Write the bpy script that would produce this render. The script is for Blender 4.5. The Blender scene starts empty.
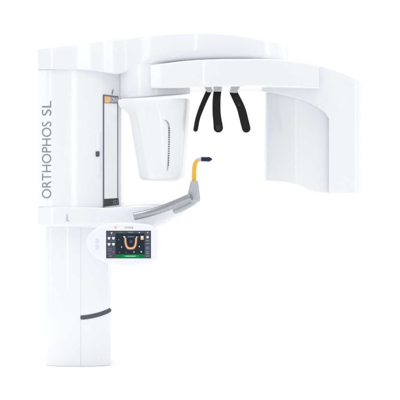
import bpy, bmesh, math
from mathutils import Vector

C = bpy.context.scene
COL = C.collection
S = 0.0045          # metres per photo pixel at Y = 0
D = 7.0             # camera distance to the Y = 0 plane
HOR = 150.0         # photo row of the horizon
ZC = (366 - HOR) * S * (D - 0.16) / D


def P(px, py, Y):
    k = S * (D + Y) / D
    return Vector(((px - 200) * k, Y, ZC + (HOR - py) * k))


def X(px, Y):
    return (px - 200) * S * (D + Y) / D


def Z(py, Y):
    return ZC + (HOR - py) * S * (D + Y) / D


# ------------------------------------------------------------------ materials
def mat(name, col, rough=0.4, metal=0.0, coat=0.0, emit=None, estr=0.0, bump=0.0, bscale=300, vary=0.0, spec=0.5):
    m = bpy.data.materials.new(name)
    m.use_nodes = True
    nt = m.node_tree
    b = nt.nodes['Principled BSDF']
    b.inputs['Base Color'].default_value = (*col, 1)
    b.inputs['Roughness'].default_value = rough
    b.inputs['Metallic'].default_value = metal
    b.inputs['Coat Weight'].default_value = coat
    b.inputs['Coat Roughness'].default_value = 0.08
    b.inputs['Specular IOR Level'].default_value = spec
    if emit:
        b.inputs['Emission Color'].default_value = (*emit, 1)
        b.inputs['Emission Strength'].default_value = estr
    tc = nt.nodes.new('ShaderNodeTexCoord')
    if bump:
        n = nt.nodes.new('ShaderNodeTexNoise')
        n.inputs['Scale'].default_value = bscale
        n.inputs['Detail'].default_value = 3
        bp = nt.nodes.new('ShaderNodeBump')
        bp.inputs['Strength'].default_value = bump
        bp.inputs['Distance'].default_value = 0.001
        nt.links.new(tc.outputs['Object'], n.inputs['Vector'])
        nt.links.new(n.outputs['Fac'], bp.inputs['Height'])
        nt.links.new(bp.outputs['Normal'], b.inputs['Normal'])
    if vary:
        n2 = nt.nodes.new('ShaderNodeTexNoise')
        n2.inputs['Scale'].default_value = 6
        n2.inputs['Detail'].default_value = 4
        mr = nt.nodes.new('ShaderNodeMapRange')
        mr.inputs['To Min'].default_value = max(0.0, rough - vary)
        mr.inputs['To Max'].default_value = rough + vary
        nt.links.new(tc.outputs['Object'], n2.inputs['Vector'])
        nt.links.new(n2.outputs['Fac'], mr.inputs['Value'])
        nt.links.new(mr.outputs['Result'], b.inputs['Roughness'])
    return m


M = {}
M['white'] = mat('white_enamel', (0.845, 0.868, 0.895), 0.30, coat=1.0, bump=0.03, bscale=500, vary=0.05)
M['panel'] = mat('panel_white', (0.835, 0.855, 0.895), 0.35, coat=0.2, vary=0.04)
M['floor'] = mat('studio_white', (0.97, 0.97, 0.97), 0.9, spec=0.0)
M['black'] = mat('black_plastic', (0.0035, 0.0045, 0.006), 0.3, bump=0.05, bscale=900, vary=0.06, spec=0.28)
M['blackgloss'] = mat('black_gloss', (0.004, 0.004, 0.005), 0.12)
M['silver'] = mat('satin_silver', (0.55, 0.56, 0.58), 0.38, metal=0.85, bump=0.05, bscale=800)
M['steel'] = mat('brushed_steel', (0.39, 0.41, 0.44), 0.22, metal=0.9, vary=0.08)
M['greyplastic'] = mat('grey_plastic', (0.47, 0.50, 0.53), 0.42, metal=0.25, vary=0.06)
M['grip'] = mat('dark_grip', (0.085, 0.092, 0.105), 0.6, bump=0.2, bscale=700)
M['letter'] = mat('grey_ink', (0.23, 0.245, 0.26), 0.6)
M['faint'] = mat('pale_grey_ink', (0.62, 0.64, 0.68), 0.6)
M['mirror'] = mat('mirror_glass', (0.93, 0.94, 0.96), 0.06, metal=0.45, coat=1.0)
M['frame'] = mat('grey_frame', (0.13, 0.14, 0.155), 0.4)
M['darkplate'] = mat('dark_plate', (0.045, 0.05, 0.058), 0.35)
M['orange'] = mat('orange_print', (0.85, 0.42, 0.06), 0.5)
M['plategrey'] = mat('plate_grey', (0.30, 0.31, 0.34), 0.45)
M['whiteprint'] = mat('white_print', (0.9, 0.9, 0.92), 0.5)
M['yellow'] = mat('yellow_plastic', (0.86, 0.46, 0.010), 0.30, coat=0.3)
M['blue'] = mat('blue_rubber', (0.004, 0.016, 0.062), 0.35, spec=0.3, bump=0.15, bscale=600)
M['bluebtn'] = mat('pale_blue_button', (0.66, 0.76, 0.85), 0.4)
M['clear'] = mat('clear_grey', (0.50, 0.53, 0.58), 0.15, coat=0.5)
M['slotgrey'] = mat('slot_shade_grey', (0.42, 0.43, 0.46), 0.5)  # flat grey standing in for the vent groove's shade
M['dark'] = mat('recess_shade', (0.10, 0.105, 0.115), 0.6)  # dark tone standing in for shade between the vent teeth


def scr(name, c, e=0.55):
    return mat('display_' + name, tuple(v * 0.4 for v in c), 0.3, emit=c, estr=e, spec=0.12)


M['s_main'] = scr('navy', (0.016, 0.028, 0.042))
M['s_side'] = scr('slate', (0.075, 0.095, 0.125))
M['s_green'] = scr('green', (0.0, 0.20, 0.045))
M['s_green2'] = scr('bright_green', (0.0, 0.34, 0.08))
M['s_tan'] = scr('tan', (0.78, 0.52, 0.26), 0.6)
M['s_tan2'] = scr('brown', (0.30, 0.13, 0.06))
M['s_white'] = scr('white', (0.80, 0.84, 0.88), 0.6)
M['s_grey'] = scr('grey', (0.24, 0.28, 0.33))
M['s_mag'] = scr('magenta', (0.42, 0.06, 0.30))
M['s_edge'] = scr('bezel', (0.012, 0.013, 0.016), 0.1)
M['s_green3'] = scr('olive', (0.14, 0.24, 0.06))


# ------------------------------------------------------------------ builders
def link(o, parent=None):
    COL.objects.link(o)
    if parent is not None:
        o.parent = parent
        o.matrix_parent_inverse.identity()
    return o


def finish(name, bm, mats, parent, bevel=0.0, segs=3, angle=35, weld=True):
    if weld:
        bmesh.ops.remove_doubles(bm, verts=bm.verts, dist=1e-5)
    bmesh.ops.recalc_face_normals(bm, faces=bm.faces)
    off = Vector((0, 0, 0))
    if parent is not None:
        p = parent
        while p is not None:
            off += p.location
            p = p.parent
    bmesh.ops.translate(bm, verts=bm.verts, vec=-off)
    me = bpy.data.meshes.new(name)
    bm.to_mesh(me)
    bm.free()
    for p in me.polygons:
        p.use_smooth = True
    me.set_sharp_from_angle(angle=math.radians(angle))
    if not isinstance(mats, (list, tuple)):
        mats = [mats]
    for m in mats:
        me.materials.append(m)
    o = bpy.data.objects.new(name, me)
    link(o, parent)
    if bevel:
        b = o.modifiers.new('Bevel', 'BEVEL')
        b.width = bevel
        b.segments = segs
        b.limit_method = 'ANGLE'
        b.angle_limit = math.radians(angle)
        b.harden_normals = True
    return o


def pchip(xs, ys, x):
    n = len(xs)
    if x <= xs[0]:
        return ys[0]
    if x >= xs[-1]:
        return ys[-1]
    h = [xs[i + 1] - xs[i] for i in range(n - 1)]
    d = [(ys[i + 1] - ys[i]) / h[i] for i in range(n - 1)]
    m = [0.0] * n
    m[0], m[-1] = d[0], d[-1]
    for i in range(1, n - 1):
        if d[i - 1] * d[i] > 0:
            w1 = 2 * h[i] + h[i - 1]
            w2 = h[i] + 2 * h[i - 1]
            m[i] = (w1 + w2) / (w1 / d[i - 1] + w2 / d[i])
    i = max(k for k in range(n - 1) if xs[k] <= x)
    t = (x - xs[i]) / h[i]
    return ((1 + 2 * t) * (1 - t) ** 2 * ys[i] + t * (1 - t) ** 2 * h[i] * m[i]
            + t * t * (3 - 2 * t) * ys[i + 1] + t * t * (t - 1) * h[i] * m[i + 1])


def resample(st, n):
    """stations (px, a, b, ...) -> n smooth ones"""
    xs = [s[0] for s in st]
    out = []
    for k in range(n):
        x = xs[0] + (xs[-1] - xs[0]) * k / (n - 1)
        out.append((x,) + tuple(pchip(xs, [s[j] for s in st], x) for j in range(1, len(st[0]))))
    return out


def arc(cx, cy, r, a0, a1, n):
    return [(cx + r * math.cos(math.radians(a0 + (a1 - a0) * i / n)),
             cy + r * math.sin(math.radians(a0 + (a1 - a0) * i / n))) for i in range(n + 1)]


def rrect(y0, y1, z0, z1, r):
    """rounded rectangle in (Y, Z); radii: front-bottom, front-top, back-top, back-bottom (front = y0)"""
    lim = min(abs(z1 - z0), abs(y1 - y0)) * 0.49
    rfb, rft, rbt, rbb = [min(v, lim) for v in r]
    p = []
    p += arc(y0 + rfb, z0 + rfb, rfb, 270, 180, 8)
    p += arc(y0 + rft, z1 - rft, rft, 180, 90, 8)
    p += arc(y1 - rbt, z1 - rbt, rbt, 90, 0, 4)
    p += arc(y1 - rbb, z0 + rbb, rbb, 0, -90, 4)
    return p


def hloft(name, st, radii, m, parent, n=60, bevel=0.004, dome=0.0):
    """loft along the picture's x: stations (px, Yfront, Yback, py_top, py_bottom)"""
    bm = bmesh.new()
    rings = []
    for (px, yf, yb, pt, pb, *rr) in resample(st, n):
        x = X(px, yf)
        rd = radii
        if rr:      # station gives its own front-bottom and front-top radius
            rd = (rr[0], rr[1], radii[2], radii[3])
        sec = rrect(yf, yb, Z(pb, yf), Z(pt, yf), rd)
        rings.append([bm.verts.new((x, y, z)) for (y, z) in sec])
    k = len(rings[0])
    for a, b in zip(rings, rings[1:]):
        for i in range(k):
            bm.faces.new((a[i], a[(i + 1) % k], b[(i + 1) % k], b[i]))
    bm.faces.new(rings[0])
    bm.faces.new(rings[-1][::-1])
    return finish(name, bm, m, parent, bevel)


def vloft(name, secs, m, parent, bevel=0.004, angle=35):
    """loft along z: list of (z, [(x, y), ...])"""
    bm = bmesh.new()
    rings = [[bm.verts.new((x, y, z)) for (x, y) in pts] for (z, pts) in secs]
    k = len(rings[0])
    for a, b in zip(rings, rings[1:]):
        for i in range(k):
            bm.faces.new((a[i], a[(i + 1) % k], b[(i + 1) % k], b[i]))
    bm.faces.new(rings[0])
    bm.faces.new(rings[-1][::-1])
    return finish(name, bm, m, parent, bevel, angle=angle)


def round_poly(pts, radii, n=8):
    out = []
    k = len(pts)
    for i in range(k):
        p = Vector(pts[i]).to_2d()
        a = Vector(pts[i - 1]).to_2d()
        b = Vector(pts[(i + 1) % k]).to_2d()
        r = radii[i] if isinstance(radii, (list, tuple)) else radii
        u = (a - p).normalized()
        v = (b - p).normalized()
        c = max(-1, min(1, u.dot(v)))
        th = math.acos(c)
        if r <= 0:
            out.append((p.x, p.y))
            continue
        if th > math.radians(178):
            for j in range(n + 1):
                q = p + (u if j < n / 2 else v) * 0.002 * abs(j - n / 2)
                out.append((q.x, q.y))
            continue
        t = r / math.tan(th / 2)
        t = min(t, (a - p).length * 0.49, (b - p).length * 0.49)
        r2 = t * math.tan(th / 2)
        cen = p + (u + v).normalized() * (r2 / math.sin(th / 2))
        s = p + u * t - cen
        e = p + v * t - cen
        a0 = math.atan2(s.y, s.x)
        a1 = math.atan2(e.y, e.x)
        da = (a1 - a0 + math.pi) % (2 * math.pi) - math.pi
        for j in range(n + 1):
            an = a0 + da * j / n
            out.append((cen.x + r2 * math.cos(an), cen.y + r2 * math.sin(an)))
    return out


def plan(pxY):
    return [(X(px, Y), Y) for (px, Y) in pxY]


def plate(name, outline, Yf, Yb, m, parent, bevel=0.002, segs=3):
    """solid with an outline in photo pixels, front at Yf and back at Yb"""
    bm = bmesh.new()
    f = [bm.verts.new(P(px, py, Yf)) for (px, py) in outline]
    b = [bm.verts.new((v.co.x, Yb, v.co.z)) for v in f]
    n = len(f)
    bm.faces.new(f)
    bm.faces.new(b[::-1])
    for i in range(n):
        bm.faces.new((f[i], b[i], b[(i + 1) % n], f[(i + 1) % n]))
    return finish(name, bm, m, parent, bevel, segs)


def tube_bm(bm, pts, radii, n=20, mi=0, flat=1.0):
    """swept round tube through pts with a radius at each point"""
    rings = []
    prev = None
    for i, p in enumerate(pts):
        a = pts[max(0, i - 1)]
        b = pts[min(len(pts) - 1, i + 1)]
        t = (b - a).normalized()
        if prev is None:
            ref = Vector((0, 1, 0)) if abs(t.y) < 0.8 else Vector((1, 0, 0))
            u = (ref - t * ref.dot(t)).normalized()
        else:
            u = (prev - t * prev.dot(t)).normalized()
        prev = u
        w = t.cross(u)
        rings.append([bm.verts.new(p + (u * math.cos(2 * math.pi * k / n) * flat + w * math.sin(2 * math.pi * k / n)) * radii[i])
                      for k in range(n)])
    fs = []
    for a, b in zip(rings, rings[1:]):
        for k in range(n):
            fs.append(bm.faces.new((a[k], a[(k + 1) % n], b[(k + 1) % n], b[k])))
    fs.append(bm.faces.new(rings[0]))
    fs.append(bm.faces.new(rings[-1][::-1]))
    for f in fs:
        f.material_index = mi


def spline(pts, n):
    """smooth path through 3-D points (Catmull-Rom)"""
    q = [pts[0] * 2 - pts[1]] + list(pts) + [pts[-1] * 2 - pts[-2]]
    out = []
    for i in range(1, len(q) - 2):
        for k in range(n):
            t = k / n
            p0, p1, p2, p3 = q[i - 1], q[i], q[i + 1], q[i + 2]
            out.append(0.5 * ((2 * p1) + (p2 - p0) * t + (2 * p0 - 5 * p1 + 4 * p2 - p3) * t * t
                              + (3 * p1 - p0 - 3 * p2 + p3) * t ** 3))
    out.append(pts[-1].copy())
    return out


def text_polys(s, offset=0.0):
    """flat glyph triangles of a string scaled so its bounds are 0..1 in both axes"""
    cu = bpy.data.curves.new('lettering_curve', 'FONT')
    cu.body = s
    cu.size = 1
    cu.offset = offset
    cu.resolution_u = 6
    o = bpy.data.objects.new('lettering_curve', cu)
    COL.objects.link(o)
    dg = bpy.context.evaluated_depsgraph_get()
    me = bpy.data.meshes.new_from_object(o.evaluated_get(dg))
    vs = [v.co.copy() for v in me.vertices]
    fs = [tuple(p.vertices) for p in me.polygons]
    x0, x1 = min(v.x for v in vs), max(v.x for v in vs)
    y0, y1 = min(v.y for v in vs), max(v.y for v in vs)
    vs = [((v.x - x0) / (x1 - x0), (v.y - y0) / (y1 - y0)) for v in vs]
    bpy.data.objects.remove(o)
    bpy.data.curves.remove(cu)
    bpy.data.meshes.remove(me)
    return vs, fs


def add_text(bm, s, fn, mi=0, offset=0.0):
    """fn maps the unit square (u, v) to a 3-D point"""
    vs, fs = text_polys(s, offset)
    bv = [bm.verts.new(fn(u, v)) for (u, v) in vs]
    for f in fs:
        try:
            bm.faces.new([bv[i] for i in f]).material_index = mi
        except ValueError:
            pass


def add_poly(bm, pts, mi):
    f = bm.faces.new([bm.verts.new(p) for p in pts])
    f.material_index = mi
    return f


# ------------------------------------------------------------------ machine root
root = bpy.data.objects.new('dental_xray_machine', None)
root.location = (X(78, 0), 0, 0)
link(root)
root['label'] = 'white dental panoramic x-ray machine with upright column, overhead rotating arm and touch screen'
root['category'] = 'x-ray machine'
bpy.context.view_layer.update()
W = M['white']

# ---- column
def smooth_front(st, n):
    return plan([(p[0], p[1]) for p in resample(st, n)])


col_left = smooth_front([(46.6, -0.140), (50, -0.152), (55, -0.162), (60.5, -0.169), (70, -0.173), (80.4, -0.172)], 26)
col_right = smooth_front([(81.6, -0.172), (92, -0.168), (101, -0.158), (107, -0.146), (110.6, -0.132)], 22)
col_pts = [(X(111, -0.12) - 0.035, 0.16), (X(46, -0.13), 0.16), (X(46, -0.13), -0.11), (X(46.1, -0.13), -0.128)] + col_left + [(X(81.0, -0.172), -0.1692)] + col_right + [(X(110.9, -0.122), -0.122), (X(111, -0.12) - 0.0004, -0.108)]
zc_top = Z(222, -0.16)
column = vloft('column', [(0.0, col_pts), (0.018, col_pts), (zc_top, col_pts)], W, root, 0.002, angle=30)

# dark grip strip on the column's right half, following its section
front = [p for p in col_pts if p[1] < -0.03]
gx = [(81.5, 317.6), (86, 317.2), (92, 316.2), (98, 314.8), (104, 312.8), (108, 311.0), (111.2, 308.8)]


def col_y(x):
    best = None
    for (a, b) in zip(front, front[1:]):
        if min(a[0], b[0]) <= x <= max(a[0], b[0]) and abs(b[0] - a[0]) > 1e-7:
            y = a[1] + (b[1] - a[1]) * (x - a[0]) / (b[0] - a[0])
            best = y if best is None else min(best, y)
    return best


gp = []
N = 40
for i in range(N + 1):
    px = 82.6 + (109.9 - 82.6) * i / N
    x = X(px, -0.14)
    y = col_y(x) or -0.1
    py = pchip([g[0] for g in gx], [g[1] for g in gx], px)
    gp.append(Vector((x, y - 0.001, Z(py, y))))
gp.append(gp[-1] + Vector((0.0008, 0.010, 0.0022)))
rad = [0.0095] * len(gp)
ext = [gp[0] + Vector((-0.007 * s, 0.0, 0.0)) for s in (1.0, 0.9, 0.7, 0.4)]
gp = ext + gp
rad = [0.002, 0.0055, 0.0076, 0.009] + rad
bm = bmesh.new()
tube_bm(bm, gp, rad, 16, 0, 0.35)
finish('grip_strip', bm, M['grip'], column)

# ---- carriage
CF = [(38.3, -0.1439), (41, -0.1513), (46.5, -0.1664), (52, -0.1815), (60, -0.1955), (70, -0.203), (84, -0.206), (95, -0.2045), (102.4, -0.201)]
carr_plan = plan([(38, -0.14), (57, -0.19), (103, -0.200), (121, -0.172)])
carr_pts = [(X(121, -0.172), 0.14), (X(38, -0.13), 0.14), (X(38, -0.13), -0.125), (X(38.05, -0.13), -0.135)] + smooth_front(CF, 50) + round_poly([(X(98, -0.2045), -0.2045), (X(103, -0.2), -0.2), (X(121, -0.172), -0.172), (X(121, -0.172), 0.14)], [0, 0.004, 0.012, 0])[1:-1]
carriage = vloft('carriage', [(Z(207.3, -0.2), carr_pts), (Z(69.5, -0.2), carr_pts)], W, root, 0.003, angle=30)
# lettering up the left facet
def facet(px, py):
    y = pchip([c[0] for c in CF], [c[1] for c in CF], px)
    return P(px, py, y) + Vector((-0.0004, -0.0014, 0))


bm = bmesh.new()
add_text(bm, 'ORTHOPHOS', lambda u, v: facet(51.2 - 9.2 * v, 198.3 - 76.6 * u), 0, -0.008)
finish('lettering', bm, M['letter'], carriage, weld=False)
bm = bmesh.new()
add_text(bm, 'SL', lambda u, v: facet(51.2 - 9.2 * v, 115.6 - 14.6 * u), 0, -0.008)
finish('lettering', bm, M['letter'], carriage, weld=False)

# switch strip and dark switch
yfr = -0.2042
plate('switch_strip', round_poly([(95.9, 133), (99.9, 133), (99.9, 175.5), (95.9, 175.5)], 1.2), yfr - 0.0016, yfr + 0.01, W, carriage, 0.0012)
plate('switch', round_poly([(95.6, 151.6), (99.4, 151.2), (99.4, 156.4), (95.8, 156.8)], 0.7), yfr - 0.006, yfr + 0.008, M['grip'], carriage, 0.001)
# small pointer over the mirror
bm = bmesh.new()
tube_bm(bm, [P(112.2, 94.4, -0.189), P(112.5, 92.0, -0.190), P(113.3, 89.2, -0.190)], [0.0016, 0.002, 0.0013], 10)
finish('pointer', bm, M['frame'], carriage)

# ---- mirror on the facet that turns away to the right
F0 = Vector(carr_plan[2] + (0,))
F1 = Vector(carr_plan[3] + (0,))
fn_ = Vector(((F1 - F0).y, -(F1 - F0).x, 0)).normalized()


def mf(px, py, off):
    t = (px - 103) / 18
    p = F0.lerp(F1, t)
    return Vector((p.x, p.y, Z(py, p.y))) + fn_ * off


def mf_plate(name, pts, o0, o1, m, parent, bevel=0.0008):
    bm = bmesh.new()
    f = [bm.verts.new(mf(px, py, o1)) for (px, py) in pts]
    b = [bm.verts.new(mf(px, py, o0)) for (px, py) in pts]
    n = len(f)
    bm.faces.new(f)
    bm.faces.new(b[::-1])
    for i in range(n):
        bm.faces.new((f[i], b[i], b[(i + 1) % n], f[(i + 1) % n]))
    return finish(name, bm, m, parent, bevel, 2)


mirror = mf_plate('mirror', [(103.9, 103.2), (117.2, 103.6), (117.2, 198.2), (103.9, 199)], -0.004, 0.003, M['mirror'], root)
mf_plate('frame', [(102.9, 94.6), (104.0, 94.8), (104.0, 207.2), (102.9, 207.4)], -0.004, 0.0045, M['frame'], mirror)
mf_plate('frame', [(117.1, 103.6), (117.8, 103.6), (117.8, 198), (117.1, 198)], -0.004, 0.0042, M['frame'], mirror)
mf_plate('base_plate', [(104.0, 199), (118.2, 198.2), (118.8, 204.6), (104.0, 206.6)], -0.004, 0.0042, M['darkplate'], mirror)
mf_plate('top_edge', [(104.0, 94.7), (118.2, 96.4), (118.2, 97.1), (104.0, 95.6)], -0.004, 0.0046, M['frame'], mirror)
mf_plate('ledge', [(103.2, 207.4), (119.4, 205.4), (119.8, 206.9), (103.2, 208.9)], -0.004, 0.012, W, mirror)
# icon on the base plate
bm = bmesh.new()
for (a, b, c, d) in ((113, 200.2, 117.2, 200.6), (113, 203.6, 117.2, 204.0), (113, 200.2, 113.5, 204), (116.8, 200.2, 117.2, 204), (114.6, 201.2, 115.2, 203.2)):
    add_poly(bm, [mf(a, b, 0.0048), mf(c, b, 0.0048), mf(c, d, 0.0048), mf(a, d, 0.0048)], 0)
finish('icon', bm, M['plategrey'], mirror, weld=False)
# name plate: orange square running into grey, white letters
np_ = mf_plate('name_plate', [(104.0, 95.6), (118.2, 97.1), (118.2, 103.6), (104.0, 103.2)], -0.004, 0.0036, [M['plategrey'], M['orange'], M['whiteprint'], M['frame']], mirror)
bm = bmesh.new()
inv = root.location
add_poly(bm, [mf(104.2, 95.9, .0041), mf(109.6, 96.4, .0041), mf(109.6, 103.0, .0041), mf(104.2, 102.9, .0041)], 0)
for i, s in enumerate('SIRONA'):
    u0 = 104.5 + i * 2.25
    add_text(bm, s, lambda u, v, u0=u0, s=s: mf(u0 + u * (0.7 if s == 'I' else 1.8) + (0.5 if s == 'I' else 0), 102.0 - v * 4.6 + 0.0, .0046), 1)
finish('name_plate_print', bm, [M['orange'], M['whiteprint']], mirror, weld=False)

# ---- overhead arm
arm_st = [(38, -0.143, 0.16, 48.2, 69.9, .004, .006), (57, -0.199, 0.16, 46.2, 69.5, .004, .006), (74, -0.211, 0.16, 44.2, 69.6, .004, .007), (90, -0.216, 0.16, 41.6, 70.6, .005, .008),
          (103, -0.222, 0.17, 40.0, 72.4, .006, .01), (117, -0.228, 0.18, 38.3, 74.2, .008, .01), (124, -0.240, 0.18, 37.5, 72.8, .012, .01), (140, -0.30, 0.20, 35.6, 67.6, .025, .01), (158, -0.35, 0.2, 33.7, 63.4, .04, .01), (180, -0.39, 0.2, 32.3, 61.0, .05, .01),
          (205, -0.41, 0.2, 31.9, 59.8, .05, .01), (225, -0.415, 0.2, 32.9, 59.4, .05, .01), (245, -0.405, 0.2, 35.3, 59.4, .05, .01), (262, -0.37, 0.2, 38.6, 59.8, .035, .01),
          (274, -0.32, 0.2, 41.0, 60.2, .02, .01), (284, -0.24, 0.2, 43.2, 60.6, .02, .01), (287.5, -0.15, 0.2, 44.2, 60.8, .02, .01)]
hloft('overhead_arm', arm_st, (0.045, 0.010, 0.02, 0.02), W, root, 110, 0.003)

# ---- rotating arm: rear body and front cover
body_st = [(120.2, -0.190, 0.12, 66, 98.5), (128, -0.245, 0.12, 64, 98.0), (137, -0.29, 0.12, 62, 97.3), (151, -0.32, 0.12, 62, 96.4), (170, -0.33, 0.12, 62, 95.2), (190, -0.34, 0.12, 62, 93.6)]
rb = hloft('rotating_arm', body_st, (0.008, 0.01, 0.02, 0.02), W, root, 30, 0.003)
cov_st = [(150.6, -0.36, 0.12, 65.4, 88.3), (165, -0.40, 0.12, 63.2, 88.2), (185, -0.44, 0.12, 60.8, 87.8), (205, -0.465, 0.12, 59.5, 87.0), (230, -0.475, 0.12, 58.9, 86.4),
          (255, -0.465, 0.12, 58.8, 86.6), (275, -0.445, 0.12, 59.4, 87.0), (290, -0.42, 0.12, 60.5, 87.4), (305, -0.385, 0.12, 62.6, 87.9), (319.2, -0.345, 0.12, 65.7, 88.4)]
hloft('arm_cover', cov_st, (0.010, 0.006, 0.02, 0.02), W, rb, 80, 0.0025)

# ---- sensor housing (left), tapering tub with a vent slot
bsecs = []
for (py, xl, xr, yf, fac) in [(98.4, 118.4, 189.8, -0.395, 1.5), (100.0, 118.0, 190.0, -0.40, 1.5), (103.5, 118.2, 190.0, -0.40, 2), (106.5, 120.0, 189.9, -0.40, 3), (109.0, 123.4, 189.8, -0.40, 4), (111.2, 126.6, 189.6, -0.40, 5), (114, 128.8, 189.3, -0.40, 6),
                              (119, 130.0, 189.0, -0.40, 6.3), (150, 135.0, 186.8, -0.395, 7.6), (172, 138.6, 185.0, -0.385, 8.8), (176.8, 139.4, 184.6, -0.383, 9),
                              (179.2, 140.6, 183.6, -0.378, 8.6), (180.6, 143.0, 182.0, -0.365, 7.5), (181.2, 146.5, 179, -0.345, 6)]:
    fl = max(xl + fac, 137.2 + 0.165 * (py - 112)) if py < 178 else xl + fac
    pl = plan([(xl + 1.5, -0.15), (xl, -0.27), (fl, yf + 0.035), (fl + 6.5, yf + 0.012), ((xl + xr) / 2 + 6, yf - 0.012), (xr - 3.5, yf + 0.010), (xr, -0.30), (xr - 2, -0.15)])
    bsecs.append((Z(py, yf), round_poly(pl, [0.01, 0.014, 0.012, 0.03, 0.2, 0.03, 0.02, 0.01], 6)))
sensor = vloft('sensor_housing', bsecs, W, root, 0.0, angle=50)
# vent slot: raised grey crescent and dark teeth, groove's shade put into their colour
ys = -0.4125
slot = [(163.8, 119.6), (166.2, 120.2), (168.4, 122.0), (169.5, 124.6), (169.9, 128), (169.5, 150), (168.6, 166), (168.0, 169), (166.8, 171.4),
        (167.3, 166), (168.0, 150), (168.5, 130), (167.9, 125.4), (166.3, 121.8)]


bm = bmesh.new()
# surface depth sampled by ray casting the finished tub
dg = bpy.context.evaluated_depsgraph_get()
dg.update()


def hit_y(px, py):
    o = sensor
    mw = o.matrix_world
    cam_o = Vector((0, -D, ZC))
    tgt = P(px, py, -0.4)
    loc = mw.inverted()
    a = loc @ cam_o
    b = (loc.to_3x3() @ (tgt - cam_o)).normalized()
    ok, p, n, i = o.ray_cast(a, b)
    return (mw @ p).y if ok else -0.39


bpy.context.view_layer.update()
f = []
b = []
for (px, py) in slot:
    y = hit_y(px, py)
    v = P(px, py, y)
    f.append(bm.verts.new(v + Vector((0, -0.0012, 0))))
    b.append(bm.verts.new(v + Vector((0, 0.008, 0))))
n = len(f)
bm.faces.new(f)
for i in range(n):
    bm.faces.new((f[i], b[i], b[(i + 1) % n], f[(i + 1) % n]))
vent = finish('vent_slot', bm, M['slotgrey'], sensor, weld=False)
bm = bmesh.new()
for i in range(17):
    py = 127.5 + i * 2.3
    w = 1.6
    x0 = 168.5 - 0.020 * max(0, py - 140)
    x1 = 169.7 - 0.033 * max(0, py - 140)
    y = hit_y(x0, py)
    add_poly(bm, [P(x0, py, y - 0.0022), P(x1, py + 0.3, y - 0.0022), P(x1, py + 1.3, y - 0.0022), P(x0, py + 1.1, y - 0.0022)], 0)
finish('vent_teeth', bm, M['dark'], sensor, weld=False)

# ---- tube housing (right): outer shell and recessed inner panel
top_px = [262, 285, 300, 319, 330, 340, 350, 357, 362]
top_py = [60.2, 62.0, 63.6, 66.0, 69.0, 72.4, 76.8, 80.4, 84.0]
in_px = [262, 275, 290, 298, 306, 314, 321, 326, 329]
in_py = [91.4, 93.2, 96.6, 98.6, 101.4, 105.2, 109.6, 114.0, 118.6]


def shell_y(px):
    if px < 349:
        return -0.30 + 0.02 * ((px - 300) / 40) ** 2 * (1 if px > 300 else 0)
    t = min(1, (px - 349) / 13.0)
    return -0.27 + 0.10 * (1 - math.sqrt(max(0, 1 - t ** 2.6)))


bm = bmesh.new()
cols = []
pxs = [262 + (329 - 262) * i / 40 for i in range(41)] + [329 + (362 - 329) * math.sin(math.pi / 2 * i / 30) for i in range(1, 31)]
for px in pxs:
    y = shell_y(px)
    t = pchip(top_px, top_py, px)
    if px <= 329:
        lo = pchip(in_px, in_py, px)
    else:
        lo = 118.6
    row = [P(px, t, y), P(px, lo, y)]
    if px >= 329:
        low = 193.4
        row += [P(px, 155, y), P(px, low, y)]
    cols.append([(bm.verts.new(v), bm.verts.new((v.x, 0.10, v.z))) for v in row])
for a, b in zip(cols, cols[1:]):
    for r in range(min(len(a), len(b)) - 1):
        bm.faces.new((a[r][0], b[r][0], b[r + 1][0], a[r + 1][0]))
        bm.faces.new((a[r][1], a[r + 1][1], b[r + 1][1], b[r][1]))
    bm.faces.new((a[0][0], a[0][1], b[0][1], b[0][0]))
    k = -1 if len(a) == len(b) else min(len(a), len(b)) - 1
    bm.faces.new((a[k][0], b[k][0], b[k][1], a[k][1]))
e = cols[40]
for r in (1, 2):
    bm.faces.new((e[r][0], e[r + 1][0], e[r + 1][1], e[r][1]))
for e in (cols[0], cols[-1]):
    for r in range(len(e) - 1):
        bm.faces.new((e[r][0], e[r + 1][0], e[r + 1][1], e[r][1]))
tube_h = finish('tube_housing', bm, W, root, 0.004)
inner_st = [(265.8, -0.19, 0.09, 90, 181.0), (268, -0.215, 0.09, 90, 181.2), (276, -0.235, 0.09, 90, 181.9), (288, -0.258, 0.09, 92, 183.2), (296, -0.272, 0.09, 92, 184.8),
            (299, -0.274, 0.09, 92, 185.8), (304, -0.272, 0.09, 93, 188.0), (310, -0.268, 0.09, 94, 190.8), (318, -0.262, 0.09, 98, 193.0), (331, -0.254, 0.09, 100, 194.0)]
hloft('inner_panel', inner_st, (0.006, 0.01, 0.01, 0.006), W, tube_h, 60, 0.002)

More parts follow.
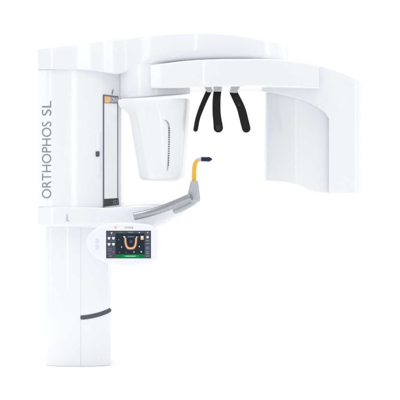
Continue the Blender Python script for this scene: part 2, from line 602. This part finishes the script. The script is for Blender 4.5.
# ---- temple supports
def strap(pts, ws, Yc, lean, depth, name='temple_support', parent=None, ytop=None):
    """flat curved strap with a rounded foot; pts are centre-line photo pixels"""
    path = spline([Vector((a, b, 0)) for a, b in pts], 8)
    wsx = [i / (len(ws) - 1) for i in range(len(ws))]
    L, R = [], []
    n = len(path)
    for i, p in enumerate(path):
        a = path[max(0, i - 1)]
        b = path[min(n - 1, i + 1)]
        t = (b - a).normalized()
        nn = Vector((-t.y, t.x, 0))
        w = pchip(wsx, ws, i / (n - 1)) / 2
        L.append(p + nn * w)
        R.append(p - nn * w)
    end = path[-1]
    t = (path[-1] - path[-2]).normalized()
    nn = Vector((-t.y, t.x, 0))
    w = ws[-1] / 2
    cap = [end + nn * w * math.cos(math.radians(k)) + t * w * math.sin(math.radians(k)) for k in range(15, 180, 15)]
    poly = L + cap + R[::-1]
    bm = bmesh.new()
    y0 = pts[0][1] if ytop is None else ytop

    def yy(py):
        s = (py - y0) / 40.0
        return Yc - lean * math.sin(s * 1.6)
    # strips between the two edges so that the strap can bow towards the viewer
    def rowpts(q):
        return P(q.x, q.y, yy(q.y))
    fr = [bm.verts.new(rowpts(q)) for q in poly]
    bk = [bm.verts.new(v.co + Vector((0, depth, 0))) for v in fr]
    m_ = len(L)
    tot = len(poly)
    Li = list(range(m_))
    Ri = [tot - 1 - i for i in range(m_)]
    for V, flip in ((fr, False), (bk, True)):
        for i in range(m_ - 1):
            q = (V[Li[i]], V[Li[i + 1]], V[Ri[i + 1]], V[Ri[i]])
            bm.faces.new(q[::-1] if flip else q)
        capi = list(range(m_ - 1, tot - m_ + 1))
        q = [V[i] for i in capi]
        bm.faces.new(q[::-1] if flip else q)
    for i in range(tot):
        j = (i + 1) % tot
        bm.faces.new((fr[i], bk[i], bk[j], fr[j]))
    return finish(name, bm, M['black'], parent or root, 0.006, 4, angle=40)


def bracket(pts, parent, Y):
    o = plate('bracket', pts, Y, Y + 0.05, M['silver'], parent, 0.0015)
    return o


t1 = strap([(209.2, 90.5), (205.2, 99), (201, 109), (197.6, 119), (195.6, 129.4)], [5.6, 5.2, 5.0, 4.6, 4.6], -0.37, 0.03, 0.03)
bracket([(203.0, 84.6), (209.0, 84.6), (212.8, 90.4), (212.4, 92.0), (207.4, 92.2)], t1, -0.405)
t2 = strap([(217.6, 90.5), (216.6, 100), (216.6, 112), (217.5, 121), (218.3, 127.8)], [7.6, 8.0, 8.2, 8.6, 9.2], -0.39, 0.04, 0.018)
bracket([(213.2, 84.6), (222.2, 84.6), (221.6, 91.6), (214.0, 91.6)], t2, -0.415)
t3 = strap([(232.6, 90.5), (236.8, 99), (240.6, 107), (243.0, 115), (246.2, 128.4)], [7.4, 8.0, 8.2, 8.6, 8.2], -0.37, 0.03, 0.018)
bracket([(232.2, 84.6), (241.4, 84.6), (237.6, 91.0), (236.8, 93.0), (229.4, 92.4)], t3, -0.405)


strap([(217.6, 121.8), (218.0, 124.5), (218.3, 127.8)], [8.7, 9.0, 9.4], -0.3915, 0.04, 0.012, 'end_pad', t2, 90.5)
strap([(244.3, 120.6), (245.2, 124.2), (246.3, 128.4)], [8.5, 8.6, 8.4], -0.3715, 0.03, 0.012, 'end_pad', t3, 90.5)


def knob(px, py, Y, r, parent):
    bm = bmesh.new()
    c = P(px, py, Y)
    tube_bm(bm, [c + Vector((0, 0.004, 0)), c + Vector((0, -0.003, 0)), c + Vector((0, -0.0045, 0))], [r, r, r * 0.75], 20)
    finish('knob', bm, M['blackgloss'], parent)


knob(218.6, 127.4, -0.4345, 0.0115, t2)
knob(238.6, 105, -0.3905, 0.0065, t3)

# ---- tray under the carriage
tray_st = [(38, -0.144, 0.15, 207.1, 226.2, .012, .003), (57, -0.199, 0.15, 207.1, 226.8, .015, .003), (74, -0.212, 0.15, 207.2, 227.2, .02, .004), (95, -0.225, 0.15, 207.4, 228.0, .025, .006), (105, -0.245, 0.15, 207.8, 228.4, .03, .012),
          (118, -0.275, 0.15, 206.6, 229.0, .03, .022), (130, -0.30, 0.15, 205.2, 229.4, .03, .022), (142, -0.315, 0.15, 204.2, 229.4, .03, .022), (153, -0.318, 0.14, 204.0, 228.4, .03, .022), (163, -0.31, 0.12, 204.4, 226.2, .03, .022),
          (171, -0.295, 0.10, 205.4, 223.4, .03, .022), (177, -0.275, 0.06, 206.6, 220.2, .03, .022), (181, -0.25, 0.02, 208.0, 217.4, .03, .022), (184, -0.215, -0.04, 209.8, 215, .03, .022), (185.6, -0.18, -0.08, 211.6, 213.2, .03, .022)]
tray = hloft('tray', tray_st, (0.030, 0.022, 0.02, 0.02), W, root, 100, 0.002)
# small grey mark on the tray's side
bm = bmesh.new()


def tm(px, py):
    y = -0.2098
    return P(px, py, y)


for r in ((65.9, 214.4, 67.3, 215.6), (66.9, 215.4, 68.0, 217.4), (65.9, 217.2, 67.6, 218.2), (66.4, 218.0, 67.4, 220.2), (66.0, 220.0, 69.4, 221.4)):
    add_poly(bm, [tm(r[0], r[1]), tm(r[2], r[1]), tm(r[2], r[3]), tm(r[0], r[3])], 0)
finish('mark', bm, M['faint'], tray, weld=False)

# ---- bite arm
pth = spline([P(134, 216.6, -0.385), P(146, 213.9, -0.39), P(160, 209.8, -0.405), P(174, 204.4, -0.425), P(186, 199.2, -0.448), P(191.2, 197.0, -0.455)], 8)
bm = bmesh.new()
tube_bm(bm, pth, [0.0168] * len(pth), 28)
bite_arm = finish('bite_arm', bm, M['steel'], root, 0.004)
bm = bmesh.new()
pt2 = spline([P(174.0, 211.2, -0.37), P(180, 209.0, -0.38), P(187, 205.6, -0.392), P(193.5, 201.8, -0.405), P(197.5, 198.0, -0.415)], 8)
tube_bm(bm, pt2, [0.0135] * len(pt2), 24)
finish('hand_grip', bm, M['greyplastic'], bite_arm, 0.002)
hs = []
for (py, xl, xr, yf, yb) in ((202.2, 189.5, 198.5, -0.430, -0.39), (201.2, 187.6, 200.0, -0.438, -0.383), (199.4, 186.8, 200.3, -0.441, -0.38), (190, 188.6, 199.2, -0.436, -0.385), (182.2, 190.4, 198.1, -0.43, -0.391), (180.8, 191.2, 197.4, -0.427, -0.394)):
    hs.append((Z(py, -0.43), round_poly(plan([(xl, yb), (xl, yf), (xr, yf), (xr, yb)]), 0.026, 7)))
vloft('holder', hs, M['greyplastic'], bite_arm, 0.0, angle=60)

# ---- bite block (plugs into the holder, can be lifted out)
bb = bpy.data.objects.new('bite_block', None)
bb.location = P(194.2, 183, -0.411)
link(bb)
bb['label'] = 'yellow bent bite block with a dark blue tip in the grey holder'
bb['category'] = 'bite block'
bpy.context.view_layer.update()
bp = spline([P(194.0, 184, -0.411), P(194.0, 176, -0.411), P(194.2, 169, -0.411), P(195.0, 164.2, -0.411), P(197.0, 160.9, -0.411), P(199.6, 159.5, -0.411)], 8)
bm = bmesh.new()
tube_bm(bm, bp, [0.0092 - 0.0012 * i / len(bp) for i in range(len(bp))], 20, 0, 0.7)
finish('stem', bm, M['yellow'], bb, 0.001)
bm = bmesh.new()
tube_bm(bm, [P(197.6, 160.3, -0.411), P(200, 159.4, -0.411), P(201.6, 159.1, -0.411)], [0.0075, 0.0082, 0.0080], 18)
finish('collar', bm, M['clear'], bb, 0.0008)
bm = bmesh.new()
tube_bm(bm, [P(201.2, 159.1, -0.411), P(202, 159.15, -0.411), P(207.5, 159.3, -0.411), P(208.2, 159.3, -0.411), P(209.6, 159.3, -0.411), P(211.2, 159.3, -0.411), P(212.2, 159.3, -0.411)],
        [0.0088, 0.0094, 0.0094, 0.0105, 0.0094, 0.005, 0.0012], 20)
finish('tip', bm, M['blue'], bb, 0.0)

# ---- control panel with touch screen
out = [(86.2, 243.5), (87.2, 239), (90, 234), (94.5, 229.8), (100.5, 226.4), (109, 224.0), (120, 222.9), (134, 223.0), (146, 224.2), (153, 226.0), (156.2, 229.0), (157.4, 234), (157.6, 245), (157.4, 256), (156, 260.2),
       (151, 263.0), (143, 265.0), (132, 266.0), (120, 265.6), (110, 263.8), (101, 260.2), (93.5, 255.2), (88.6, 249.6)]
o3 = spline([Vector((a, b, 0)) for a, b in out] + [Vector((86.2, 243.5, 0))], 5)[:-1]
YP = -0.43
panel = plate('control_panel', [(v.x, v.y) for v in o3], YP, YP + 0.055, M['panel'], root, 0.009, 5)
YS = YP - 0.0006
SM = ['s_edge', 's_main', 's_side', 's_green', 's_green2', 's_tan', 's_tan2', 's_white', 's_grey', 's_mag', 's_green3']
IX = {k: i for i, k in enumerate(SM)}
bm = bmesh.new()
lay = [0]


def rect(x0, y0, x1, y1, m, lv):
    y = YS - 0.0004 * lv
    add_poly(bm, [P(x0, y0, y), P(x1, y0, y), P(x1, y1, y), P(x0, y1, y)], IX[m])


def poly(pts, m, lv):
    y = YS - 0.0004 * lv
    add_poly(bm, [P(a, b, y) for a, b in pts], IX[m])


def disc(cx, cy, r, m, lv, ry=None):
    poly([(cx + r * math.cos(k * math.pi / 8), cy + (ry or r) * math.sin(k * math.pi / 8)) for k in range(16)], m, lv)


rect(106.2, 230.8, 150.9, 258.3, 's_edge', 0)
rect(106.7, 231.2, 150.5, 258.0, 's_main', 1)
rect(106.7, 231.2, 115.6, 258.0, 's_side', 2)
rect(144.6, 231.2, 150.5, 258.0, 's_side', 2)
rect(115.7, 231.2, 144.5, 233.4, 's_side', 2)
rect(115.7, 254.3, 144.5, 258.0, 's_green', 2)
rect(122, 255.0, 139, 257.4, 's_green2', 3)
rect(125.5, 255.9, 135.5, 256.4, 's_white', 4)
# side bar icons: small teeth
for (cx, cy) in ((109.0, 238.4), (113.4, 238.4), (109.0, 244.4), (113.4, 244.4)):
    poly([(cx - 1.4, cy - 1.3), (cx + 1.4, cy - 1.3), (cx + 1.3, cy + 0.1), (cx + 0.5, cy + 1.5), (cx, cy + 0.5), (cx - 0.5, cy + 1.5), (cx - 1.3, cy + 0.1)], 's_white', 3)
poly([(110.6, 232.4), (112.6, 232.4), (111.6, 234.4)], 's_white', 3)
rect(107.4, 248.6, 112.0, 249.1, 's_grey', 3)
rect(107.4, 250.6, 111.6, 251.1, 's_grey', 3)
disc(113.4, 251.8, 1.1, 's_mag', 3)
rect(107.4, 253.6, 111.0, 254.0, 's_grey', 3)
disc(110.5, 256.0, 0.9, 's_grey', 3)
rect(119.0, 231.9, 122.6, 232.6, 's_green3', 3)
rect(128.0, 231.8, 133.2, 232.7, 's_grey', 3)
rect(127.0, 235.9, 134.4, 237.4, 's_side', 3)
rect(128.0, 236.4, 133.6, 236.9, 's_grey', 4)
poly([(138.8, 231.9), (140.4, 232.8), (138.8, 233.2)], 's_white', 3)
poly([(146.8, 232.0), (148.4, 232.0), (147.6, 233.4)], 's_white', 3)
# dental arch: U of tan with brown shade behind
def U(w0, m, lv, dy=0):
    o_, i_ = [], []
    for k in range(25):
        a = math.pi * k / 24
        ex = 0.62
        cx = 130.7 - math.copysign(abs(math.cos(a)) ** ex, math.cos(a)) * 5.4
        cy = 238.0 + dy + (math.sin(a) ** 0.85) * 10.4
        o_.append((cx + (cx - 130.7) / 5.4 * w0 * 0.5, cy + w0 * 0.55 * math.sin(a)))
        i_.append((cx - (cx - 130.7) / 5.4 * w0 * 0.5, cy - w0 * 0.55 * math.sin(a)))
    for k in range(24):
        poly([o_[k], o_[k + 1], i_[k + 1], i_[k]], m, lv)


U(2.6, 's_tan2', 3)
U(1.35, 's_tan', 4)
poly([(123.0, 236.2), (125.4, 236.4), (125.0, 237.8), (123.8, 237.6)], 's_white', 5)
poly([(135.9, 236.4), (138.4, 237.0), (136.2, 237.9)], 's_white', 5)
rect(140.6, 235.8, 143.6, 239.8, 's_tan', 3)
disc(142.1, 237.2, 1.0, 's_white', 4)
disc(147.6, 237.2, 1.2, 's_white', 3)
for (cx, cy, r) in ((118.8, 239.6, .7), (121.6, 247.0, .8), (139.3, 246.6, .8), (119.4, 252.4, .7), (126, 252.3, .6), (134.0, 252.0, .8), (141.2, 251.8, 1.0)):
    disc(cx, cy, r * 0.55, 's_grey' if r < .75 else 's_white', 3, r)
for cy in (240.6, 243.6, 247.2, 248.9, 251.6, 253.4, 256.0):
    rect(145.8, cy - 0.45, 149.4, cy + 0.45, 's_grey', 3)
disc(131.0, 241.6, 1.5, 's_side', 3)
finish('screen', bm, [M[k] for k in SM], panel, weld=False)
# printed mark and maker's word above the screen
bm = bmesh.new()
yt = YP - 0.0006


def pt_(px, py):
    return P(px, py, yt)


for q in ([(114.3, 226.3), (114.9, 226.2), (115.6, 228.0), (115.4, 228.9)], [(116.6, 226.2), (117.1, 226.3), (115.6, 228.9), (115.4, 228.2)]):
    add_poly(bm, [pt_(a, b) for a, b in q], 0)
finish('emblem', bm, M['orange'], panel, weld=False)
bm = bmesh.new()
for i, s in enumerate('sirona'):
    u0 = (124.4, 126.0, 126.9, 128.3, 130.1, 131.8)[i]
    w = (1.25, 0.42, 0.95, 1.35, 1.25, 1.25)[i]
    h = 2.2 if s == 'i' else 1.75
    add_text(bm, s, lambda u, v, u0=u0, w=w, h=h: pt_(u0 + u * w, 228.5 - v * h), 0 if i < 2 else 1)
finish('maker_lettering', bm, [M['orange'], M['letter']], panel, weld=False)
for cy in (240.9, 247.2):
    plate('button', round_poly([(95.4, cy - 2.4), (99.0, cy - 2.4), (99.0, cy + 2.4), (95.4, cy + 2.4)], 1.0), YP - 0.001, YP + 0.004, M['bluebtn'], panel, 0.0006)

# ------------------------------------------------------------------ studio floor
bm = bmesh.new()
pts = [(2.6 * math.cos(k * math.pi / 48), 2.6 * math.sin(k * math.pi / 48), 0) for k in range(96)]
add_poly(bm, pts, 0)
fl = finish('floor', bm, M['floor'], None)
fl.location.z = -0.0005
fl['kind'] = 'structure'
fl['label'] = 'seamless pure white studio floor'

# ------------------------------------------------------------------ light
w = bpy.data.worlds.new('World')
C.world = w
w.use_nodes = True
nt = w.node_tree
bg = nt.nodes['Background']
tc = nt.nodes.new('ShaderNodeTexCoord')
sp = nt.nodes.new('ShaderNodeSeparateXYZ')
cr = nt.nodes.new('ShaderNodeValToRGB')
mr = nt.nodes.new('ShaderNodeMapRange')
mr.inputs['From Min'].default_value = -1
mr.inputs['From Max'].default_value = 1
nt.links.new(tc.outputs['Generated'], sp.inputs[0])
nt.links.new(sp.outputs['Y'], mr.inputs['Value'])
nt.links.new(mr.outputs['Result'], cr.inputs['Fac'])
cr.color_ramp.elements[0].position = 0.50
cr.color_ramp.elements[0].color = (0.785, 0.797, 0.815, 1)
cr.color_ramp.elements[1].position = 0.80
cr.color_ramp.elements[1].color = (1, 1, 1, 1)
nt.links.new(cr.outputs['Color'], bg.inputs['Color'])
bg.inputs['Strength'].default_value = 1.02


def area(name, loc, target, sx, sy, power, colr=(1, 1, 1)):
    l = bpy.data.lights.new(name, 'AREA')
    l.shape = 'RECTANGLE'
    l.size = sx
    l.size_y = sy
    l.energy = power
    l.color = colr
    o = bpy.data.objects.new(name, l)
    o.location = loc
    o.rotation_euler = (Vector(target) - Vector(loc)).to_track_quat('-Z', 'Y').to_euler()
    link(o)
    return o


area('overhead_floor_fill', (0, 0.3, 5.0), (0, 0.3, 0), 6, 6, 220)  # added light that pushes the floor to pure white
for (x, y, wd, p) in ((-1.5, -4.6, 0.2, 4), (-4.0, -1.8, 0.5, 5), (4.2, -0.6, 0.7, 9)):
    area('strip_softbox', (x, y, 1.25), (0.1 * x, 0, 1.15), wd, 2.6, p)

# ------------------------------------------------------------------ camera
cam = bpy.data.cameras.new('Camera')
cam.sensor_width = 36
cam.lens = 36 * D / (400 * S)
cam.shift_y = -(200 - HOR) / 400
cam.clip_end = 200
co = bpy.data.objects.new('Camera', cam)
co.location = (0, -D, ZC)
co.rotation_euler = (math.pi / 2, 0, 0)
link(co)
C.camera = co
C.view_settings.view_transform = 'Standard'
C.view_settings.look = 'None'
C.view_settings.exposure = 0
C.view_settings.gamma = 1
C.render.resolution_x = 1024
C.render.resolution_y = 1024
